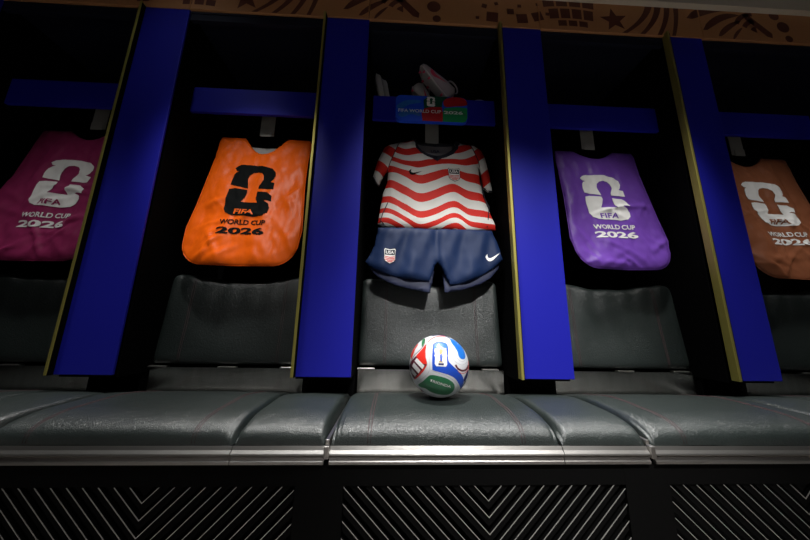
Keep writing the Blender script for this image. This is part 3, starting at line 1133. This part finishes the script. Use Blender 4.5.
def sfold(x, z):
    k = max(0, min(1, (1.27 - z) / 0.25))
    f = 0.010 * math.sin((x - 0.585) * 46 + 1.2 * math.sin(z * 14)) * (0.3 + 0.7 * k)
    f += 0.010 * math.exp(-((x - 0.585) / 0.012) ** 2) * -0.8
    f += 0.005 * math.sin(x * 95 + 2 * math.sin(z * 18)) * (1 - k) * 0.6
    return f


st = thing('football_shorts', 'navy football shorts with shield badge hanging below the striped jersey', 'shorts', None, (0, 0, 0))
sg = Garment(S, lambda z: 0.112 - (1.27 - z) * 0.16, puff=0.016, edge=0.04, folds=0.006, seed=9, fold_fn=sfold)
sg.build('shorts_cloth', m_navy, st, 0.011)
SBL = [(0.262, 1.080), (0.285, 1.040), (0.316, 1.012), (0.36, 0.992), (0.407, 0.974), (0.48, 0.958), (0.548, 0.946), (0.560, 0.99), (0.572, 1.05), (0.46, 1.08), (0.36, 1.10), (0.29, 1.12)]
SBR = [(0.606, 1.04), (0.612, 0.99), (0.616, 0.948), (0.69, 0.962), (0.77, 0.984), (0.83, 1.020), (0.868, 1.060), (0.890, 1.098), (0.86, 1.12), (0.74, 1.09), (0.66, 1.06)]
for poly in (SBL, SBR):
    gg = Garment(poly, lambda z: 0.112 - (1.27 - z) * 0.16 + 0.012, puff=0.004, edge=0.02, folds=0.003, seed=5)
    gg.build('inner_leg_lining', m_navyd, st, 0.014)
box_pts = [(0.300, 1.264), (0.42, 1.268), (0.585, 1.264), (0.72, 1.268), (0.878, 1.264)]
decals('swoosh_mark', [(swoosh(0.812, 1.098, 0.074, 0.12), m_white, 0)], lambda x, z, l: sg.front(x, z, 0.0016), st)
decals('shield_badge', shield(0.364, 1.112, 0.056, 0.076), lambda x, z, l: sg.front(x, z, 0.0016 + 0.0006 * l), st)

# ------------------------------------------------------------------ match ball
bc = Vector((0.562, -0.08, 0.6605))
BR = 0.110
bt = thing('football', 'white ball with red, blue and green swirls resting on the centre seat', 'ball', None, bc)
view = (Vector(cam.location) - bc).normalized()   # the printed face is turned to the front of the bench
F_ = Vector((-0.155, -0.975, 0.155)).normalized()
R_ = Vector((0, 0, 1)).cross(F_).normalized()
if R_.x < 0:
    R_ = -R_
U_ = F_.cross(R_)
if U_.z < 0:
    U_ = -U_
bm = bmesh.new()
bmesh.ops.create_uvsphere(bm, u_segments=96, v_segments=64, radius=BR)
link_mesh('ball_shell', bm, m_shell, bt, True)


def bq(x, y):
    return ((x - 265) / 212.0, -(y - 268) / 218.0)


def bfn(x, y, l, basis=None):
    r = math.hypot(x, y)
    if r > 0.995:
        x, y = x * 0.995 / r, y * 0.995 / r
    zz = math.sqrt(max(0, 1 - x * x - y * y))
    F0, R0, U0 = basis or (F_, R_, U_)
    return (R0 * x + U0 * y + F0 * zz) * (BR + 0.0005 + 0.0003 * l)


def bp_(pts, n=5):
    return smooth_poly([bq(*p) for p in pts], n)


def bline(pts, wd):
    P_ = [Vector(bq(*p)) for p in pts]
    # open catmull
    out = []
    for i in range(len(P_) - 1):
        p0, p1, p2, p3 = P_[max(0, i - 1)], P_[i], P_[i + 1], P_[min(len(P_) - 1, i + 2)]
        for j in range(6):
            t = j / 6
            out.append(0.5 * ((2 * p1) + (p2 - p0) * t + (2 * p0 - 5 * p1 + 4 * p2 - p3) * t * t + (3 * p1 - p0 - 3 * p2 + p3) * t ** 3))
    out.append(P_[-1])
    L, R = [], []
    for i, p in enumerate(out):
        t = (out[min(len(out) - 1, i + 1)] - out[max(0, i - 1)]).normalized()
        nn = Vector((-t.y, t.x)) * wd / 2
        L.append(tuple(p + nn))
        R.append(tuple(p - nn))
    return L + R[::-1]


art = [
    # red swirl at left with dark lower half
    (bp_([(182, 128), (178, 180), (182, 235), (188, 262), (160, 262), (128, 236), (112, 214), (132, 188), (156, 160)]), mb_red, 0),
    (bp_([(112, 214), (128, 236), (160, 262), (188, 268), (165, 300), (125, 345), (96, 362), (72, 325), (64, 285), (70, 255), (88, 235)]), mb_maroon, 0),
    (bp_([(188, 268), (160, 316), (112, 362), (98, 364), (126, 335), (160, 296)]), mb_red, 1),
    (bline([(190, 118), (222, 86), (262, 70), (310, 66)], 0.03), mb_red, 0),
    (bline([(216, 66), (262, 56), (310, 64), (345, 80)], 0.035), mb_navy, 0),
    (bp_([(66, 200), (84, 160), (108, 128), (118, 130), (100, 165), (86, 205), (72, 232)]), mb_red, 0),
    (bp_([(150, 84), (166, 90), (166, 118), (150, 150), (146, 122)]), mb_green, 0),
    (bline([(166, 88), (170, 112), (156, 148), (128, 180), (100, 205), (78, 238)], 0.018), mb_maroon, 0),
    # centre card
    (bp_([(222, 285), (224, 150), (235, 124), (262, 112), (300, 116), (322, 132), (328, 170), (326, 235), (352, 268), (396, 306), (424, 345), (426, 385),
          (412, 420), (400, 396), (372, 352), (330, 328), (270, 312), (232, 302)], 4), mb_blue, 0),
    (bp_([(232, 150), (244, 128), (270, 118), (304, 122), (318, 140), (316, 160), (234, 162)]), mb_sky, 1),
    ([bq(*p) for p in [(240, 152), (262, 154), (268, 146), (286, 146), (294, 156), (314, 158), (316, 198), (320, 206), (316, 216), (318, 262), (310, 276), (248, 276), (238, 262),
                       (240, 218), (234, 208), (240, 200), (236, 176)]], m_white, 1),
    ([bq(*p) for p in [(268, 168), (276, 164), (288, 166), (292, 176), (288, 190), (282, 204), (284, 236), (290, 252), (264, 252), (272, 236), (276, 206), (268, 188)]], mb_gold, 2),
    ([bq(*p) for p in [(270, 204), (284, 196), (290, 210), (284, 244), (276, 246)]], mb_blue, 3),
    ([bq(*p) for p in [(262, 256), (296, 256), (296, 268), (262, 268)]], mb_navy, 2),
    # sky blue drop, upper right
    (bp_([(345, 82), (378, 92), (416, 122), (440, 160), (448, 196), (438, 220), (414, 222), (396, 204), (390, 176), (376, 150), (356, 120)]), mb_sky, 0),
    (bline([(372, 262), (388, 286), (416, 298), (446, 290), (466, 262)], 0.055), mb_maroon, 0),
    (bline([(386, 300), (412, 316), (446, 306), (466, 284)], 0.014), mb_red, 1),
    (bline([(470, 232), (469, 262), (462, 290)], 0.03), mb_red, 0),
    (bp_([(446, 316), (464, 290), (458, 330), (436, 368), (428, 352)]), mb_navy, 0),
    (bp_([(424, 398), (448, 360), (440, 396), (412, 432), (392, 448), (402, 424)]), mb_navy, 0),
    # green, bottom
    (bp_([(126, 402), (158, 376), (190, 346), (214, 332), (262, 336), (316, 350), (354, 374), (366, 402), (352, 436), (316, 456), (262, 454), (214, 442), (176, 420), (148, 416)]), mb_green, 0),
    (bp_([(112, 424), (146, 432), (158, 448), (140, 452), (120, 440)]), mb_maroon, 0),
]
lines = [
    bline([(206, 276), (206, 170), (212, 128), (246, 98), (300, 96), (336, 120), (350, 170), (352, 216), (380, 248), (420, 262), (456, 240)], 0.010),
    bline([(206, 276), (196, 320), (150, 362), (118, 384)], 0.010),
    bline([(210, 300), (262, 318), (330, 342), (376, 376), (388, 412), (368, 452), (320, 474)], 0.010),
    bline([(150, 440), (206, 458), (270, 474), (330, 468)], 0.010),
    bline([(322, 84), (350, 130), (372, 186), (392, 226), (424, 240), (452, 216)], 0.010),
    bline([(182, 128), (176, 200), (190, 266)], 0.012),
]
for l in lines:
    art.append((l, mb_grey, 0))
tb = text_bm('TRIONDA', 0, 0, 0.66, 0.075, 0.018)
for v in tb.verts:
    x, y = v.co.x, v.co.y
    c_, s_ = math.cos(-0.26), math.sin(-0.26)
    v.co = Vector((x * c_ - y * s_ + 0.04, x * s_ + y * c_ - 0.525, 0))
art.append((tb, m_white, 2))
# three slanting bars on the dark swirl
for pts in ([(118, 226), (172, 276), (158, 298), (102, 246)], [(96, 256), (146, 304), (132, 326), (84, 282)], [(80, 294), (118, 332), (106, 350), (78, 322)]):
    art.append(([bq(*p) for p in pts], m_white, 3))
fixed = []
for shape, m, l in art:
    if isinstance(shape, list):
        a = sum(shape[i][0] * shape[(i + 1) % len(shape)][1] - shape[(i + 1) % len(shape)][0] * shape[i][1] for i in range(len(shape)))
        q = []
        for x, y in shape:
            r = math.hypot(x, y)
            if r > 0.985:
                x, y = x * 0.985 / r, y * 0.985 / r
            q.append((x, y))
        shape = q
    fixed.append((shape, m, l))
decals('ball_print', fixed, bfn, bt, 0.06)
# the same swirls go round the back of the ball
Fb, Rb, Ub = -F_, -R_, U_
decals('ball_print', [(s, m, l) for s, m, l in fixed if isinstance(s, list)][:19], lambda x, y, l: bfn(x, y, l, (Fb, Rb, Ub)), bt, 0.06)

# ------------------------------------------------------------------ colourful name board on the centre shelf
t = thing('name_board', 'blue, red and green lettered board fixed to the front of the centre shelf', 'sign', None, (0.560, 0.0785, 1.911))
t.scale = (0.96, 1, 0.96)
bm = bmesh.new()
rr = round_rect(0, 0, 0.392, 0.158, 0.030)
fl = fill_poly(rr, None)
r = bmesh.ops.extrude_face_region(fl, geom=fl.faces[:])
for g in r['geom']:
    if isinstance(g, bmesh.types.BMVert):
        g.co.z += 0.020
mp = {v: bm.verts.new((v.co.x, -0.001 + v.co.z, v.co.y)) for v in fl.verts}
for f in fl.faces:
    bm.faces.new([mp[v] for v in f.verts])
fl.free()
bmesh.ops.recalc_face_normals(bm, faces=bm.faces[:])
link_mesh('board_panel', bm, ms_blue, t)
sf = lambda x, z, l: Vector((x, -0.0018 - 0.0005 * l, z))


def clip_fill(poly, half=None):
    return poly


fields = [
    ([(-0.04, 0.0), (-0.055, -0.03), (-0.05, -0.078), (0.06, -0.078), (0.06, -0.02), (0.055, 0.012), (0.0, 0.01)], ms_red, 0),
    ([(-0.045, 0.05), (-0.02, 0.078), (0.09, 0.078), (0.06, 0.045), (0.055, 0.012), (0.0, 0.01), (-0.04, 0.0)], ms_dgreen, 0),
    (smooth_poly([(0.065, 0.050), (0.10, 0.076), (0.165, 0.077), (0.190, 0.060), (0.192, 0.030), (0.13, 0.020), (0.075, 0.015)], 4), ms_red, 0),
    ([(0.06, -0.078), (0.166, -0.078), (0.185, -0.072), (0.194, -0.05), (0.195, 0.012), (0.14, 0.016), (0.07, 0.006), (0.06, -0.02)], ms_green, 0),
    (smooth_poly([(-0.19, 0.01), (-0.14, 0.045), (-0.07, 0.05), (-0.06, 0.035), (-0.12, 0.02), (-0.17, -0.01)], 4), mb_sky, 0),
    (smooth_poly([(-0.18, -0.04), (-0.12, -0.01), (-0.07, -0.03), (-0.065, -0.05), (-0.11, -0.04), (-0.16, -0.06)], 4), mb_sky, 0),
    (smooth_poly([(0.08, -0.02), (0.13, 0.0), (0.18, -0.02), (0.185, -0.04), (0.14, -0.022), (0.10, -0.03)], 4), mb_green, 1),
]
decals('colour_fields', fields, sf, t, 0.05)
decals('lettering', [(text_bm('FIFA WORLD CUP', -0.065, -0.019, 0.232, 0.020, 0.016), m_white, 2), (text_bm('2026', 0.118, -0.021, 0.105, 0.020, 0.035), m_white, 2)], sf, t, 0.05)
tp, bt2 = emblem_polys(-0.004, 0.074, 0.012, 0.046)
decals('emblem', [(tp, m_white, 2), (bt2, m_white, 2)], sf, t, 0.05)


# ------------------------------------------------------------------ kit lying on the centre shelf
def loft(sections, seg=20, mi=0):
    """sections: (centre, right vector * half width, up vector * half height, squareness)"""
    bm = bmesh.new()
    rings = []
    for c, a, b, e in sections:
        ring = []
        for k in range(seg):
            th = 2 * PI * k / seg
            ct, st_ = math.cos(th), math.sin(th)
            ring.append(bm.verts.new(Vector(c) + Vector(a) * (abs(ct) ** e * (1 if ct >= 0 else -1)) + Vector(b) * (abs(st_) ** e * (1 if st_ >= 0 else -1))))
        rings.append(ring)
    for i in range(len(rings) - 1):
        for k in range(seg):
            bm.faces.new((rings[i][k], rings[i][(k + 1) % seg], rings[i + 1][(k + 1) % seg], rings[i + 1][k])).smooth = True
    bm.faces.new(rings[0][::-1])
    bm.faces.new(rings[-1])
    bmesh.ops.recalc_face_normals(bm, faces=bm.faces[:])
    return bm


def boot(label, loc, rot, upper, s=1.0):
    """Football boot: heel at x=0, toe at x=0.26, sole on z=0, studs below."""
    t = thing('football_boot', label, 'boot', 'football boots on the centre shelf', loc)
    t.rotation_euler = rot
    t.scale = (s, s, s)
    prof = [(0.000, 0.030, 0.050, 0.016), (0.006, 0.014, 0.080, 0.028), (0.025, 0.008, 0.095, 0.034), (0.055, 0.006, 0.090, 0.036), (0.085, 0.006, 0.086, 0.037),
            (0.115, 0.006, 0.078, 0.039), (0.150, 0.005, 0.064, 0.043), (0.185, 0.004, 0.052, 0.046), (0.220, 0.006, 0.043, 0.044), (0.245, 0.010, 0.034, 0.034), (0.258, 0.016, 0.027, 0.016)]
    secs = []
    for x, zb, zt, hw in prof:
        secs.append(((x, 0, (zb + zt) / 2), (0, hw, 0), (0, 0, (zt - zb) / 2), 0.85))
    link_mesh('boot_upper', loft(secs), upper, t)
    # sole plate
    secs = []
    for x, zb, zt, hw in prof:
        k = 0.96 if x > 0.01 else 0.9
        secs.append(((x * 1.0, 0, zb + 0.001), (0, hw * k, 0), (0, 0, 0.005), 0.6))
    sole = link_mesh('sole_plate', loft(secs), m_bootw, t)
    for (x, y) in ((0.03, 0.02), (0.03, -0.02), (0.15, 0.03), (0.15, -0.03), (0.20, 0.03), (0.20, -0.03), (0.235, 0.0)):
        bm = bmesh.new()
        bmesh.ops.create_cone(bm, cap_ends=True, segments=12, radius1=0.004, radius2=0.007, depth=0.012, matrix=Matrix.Translation((x, y, -0.004)))
        link_mesh('stud', bm, m_pink, sole)
    # ankle opening: a rolled collar and dark lining
    ring = [(0.048 + 0.040 * math.cos(a), 0.026 * math.sin(a), 0.094 - 0.003 * math.cos(a) + 0.004) for a in [2 * PI * k / 24 for k in range(25)]]
    bm = bmesh.new()
    add_tube(bm, ring, 0.0045, 8)
    link_mesh('ankle_collar', bm, upper, t)
    bm = bmesh.new()
    vs = [bm.verts.new((x, y, z - 0.001)) for x, y, z in ring[:-1]]
    bm.faces.new(vs)
    link_mesh('boot_lining', bm, m_dark, t)
    # laces
    bm = bmesh.new()
    for k in range(5):
        x = 0.105 + k * 0.017
        zt = interp(x, [(p[0], p[2]) for p in prof]) + 0.001
        add_tube(bm, [(x, -0.020, zt - 0.006), (x + 0.003, -0.008, zt + 0.001), (x + 0.004, 0.008, zt + 0.001), (x, 0.020, zt - 0.006)], 0.0017, 6)
    link_mesh('laces', bm, m_foam, t)
    # side mark, both sides
    for sd in (-1, 1):
        def sfn(x, z, l, sd=sd):
            hw = interp(x, [(p[0], p[3]) for p in prof])
            zb = interp(x, [(p[0], p[1]) for p in prof])
            zt = interp(x, [(p[0], p[2]) for p in prof])
            q = abs((z - (zb + zt) / 2) / ((zt - zb) / 2))
            q = min(0.97, q)
            yy = hw * (max(0.0, 1 - q ** (2 / 0.85))) ** (0.85 / 2)
            return Vector((x, sd * (yy + 0.0012), z))
        decals('side_mark', [([(0.19 - a * 0.13, 0.018 + b * 0.09) for a, b in SW], m_pink, 0)], sfn, t, 0.012)
    return t


SH = 1.9975
boot('white boot lying heel up behind the lettered board, left of the pair', (0.452, 0.255, SH + 0.200), (0, math.radians(54), math.radians(0)), m_bootw, 0.92)
boot('pale lilac boot with pink mark leaning toe up above the lettered board', (0.640, 0.150, SH + 0.030), (0, math.radians(-54), math.radians(180)), m_boot, 0.98)


def shin_guard(label, loc, rot):
    t = thing('shin_guard', label, 'shin guard', 'white shin guards on the centre shelf', loc)
    t.rotation_euler = rot
    for name, off, th, m in (('guard_shell', 0.0, 0.004, m_guard), ('foam_backing', 0.0045, 0.005, m_foam)):
        bm = bmesh.new()
        N, K = 14, 8
        F, B = [], []
        for i in range(N + 1):
            z = 0.235 * i / N
            hw = 0.022 * (max(0.02, 1 - abs(2 * i / N - 1) ** 5)) ** 0.5 * (0.8 + 0.25 * i / N)
            rf, rb = [], []
            for k in range(K + 1):
                a = (k / K * 2 - 1)
                x = hw * a
                y = 0.014 * a * a + 0.010 * (2 * i / N - 1) ** 2 + off
                rf.append(bm.verts.new((x, y, z)))
                rb.append(bm.verts.new((x, y + th, z)))
            F.append(rf)
            B.append(rb)
        for i in range(N):
            for k in range(K):
                bm.faces.new((F[i][k], F[i][k + 1], F[i + 1][k + 1], F[i + 1][k])).smooth = True
                bm.faces.new((B[i][k + 1], B[i][k], B[i + 1][k], B[i + 1][k + 1])).smooth = True
            bm.faces.new((F[i][0], F[i + 1][0], B[i + 1][0], B[i][0]))
            bm.faces.new((F[i + 1][K], F[i][K], B[i][K], B[i + 1][K]))
        for k in range(K):
            bm.faces.new((F[0][k + 1], F[0][k], B[0][k], B[0][k + 1]))
            bm.faces.new((F[N][k], F[N][k + 1], B[N][k + 1], B[N][k]))
        link_mesh(name, bm, m, t)
    return t


shin_guard('white shin guard standing upright at the left end of the centre shelf, outer one', (0.292, 0.150, SH + 0.006), (0, math.radians(-13), math.radians(-30)))
shin_guard('white shin guard standing upright beside its twin, nearer the lettered board', (0.325, 0.185, SH + 0.006), (0, math.radians(-13), math.radians(-30)))

# rolled white wristband, right end of the shelf
t = thing('rolled_tape', 'white rolled band lying at the right end of the centre shelf', 'rolled band', None, (0.835, 0.170, SH))
t.scale = (1, 1, 1.2)
bm = bmesh.new()
N = 40
prof = [(0.047, 0.0), (0.050, 0.004), (0.050, 0.026), (0.047, 0.030), (0.040, 0.030), (0.037, 0.026), (0.037, 0.004), (0.040, 0.0)]
rings = [[bm.verts.new((r_ * math.cos(2 * PI * i / N), r_ * 0.8 * math.sin(2 * PI * i / N), z)) for r_, z in prof] for i in range(N)]
for i in range(N):
    for k in range(len(prof)):
        bm.faces.new((rings[i][k], rings[(i + 1) % N][k], rings[(i + 1) % N][(k + 1) % len(prof)], rings[i][(k + 1) % len(prof)])).smooth = True
bmesh.ops.recalc_face_normals(bm, faces=bm.faces[:])
link_mesh('band_roll', bm, m_white, t)
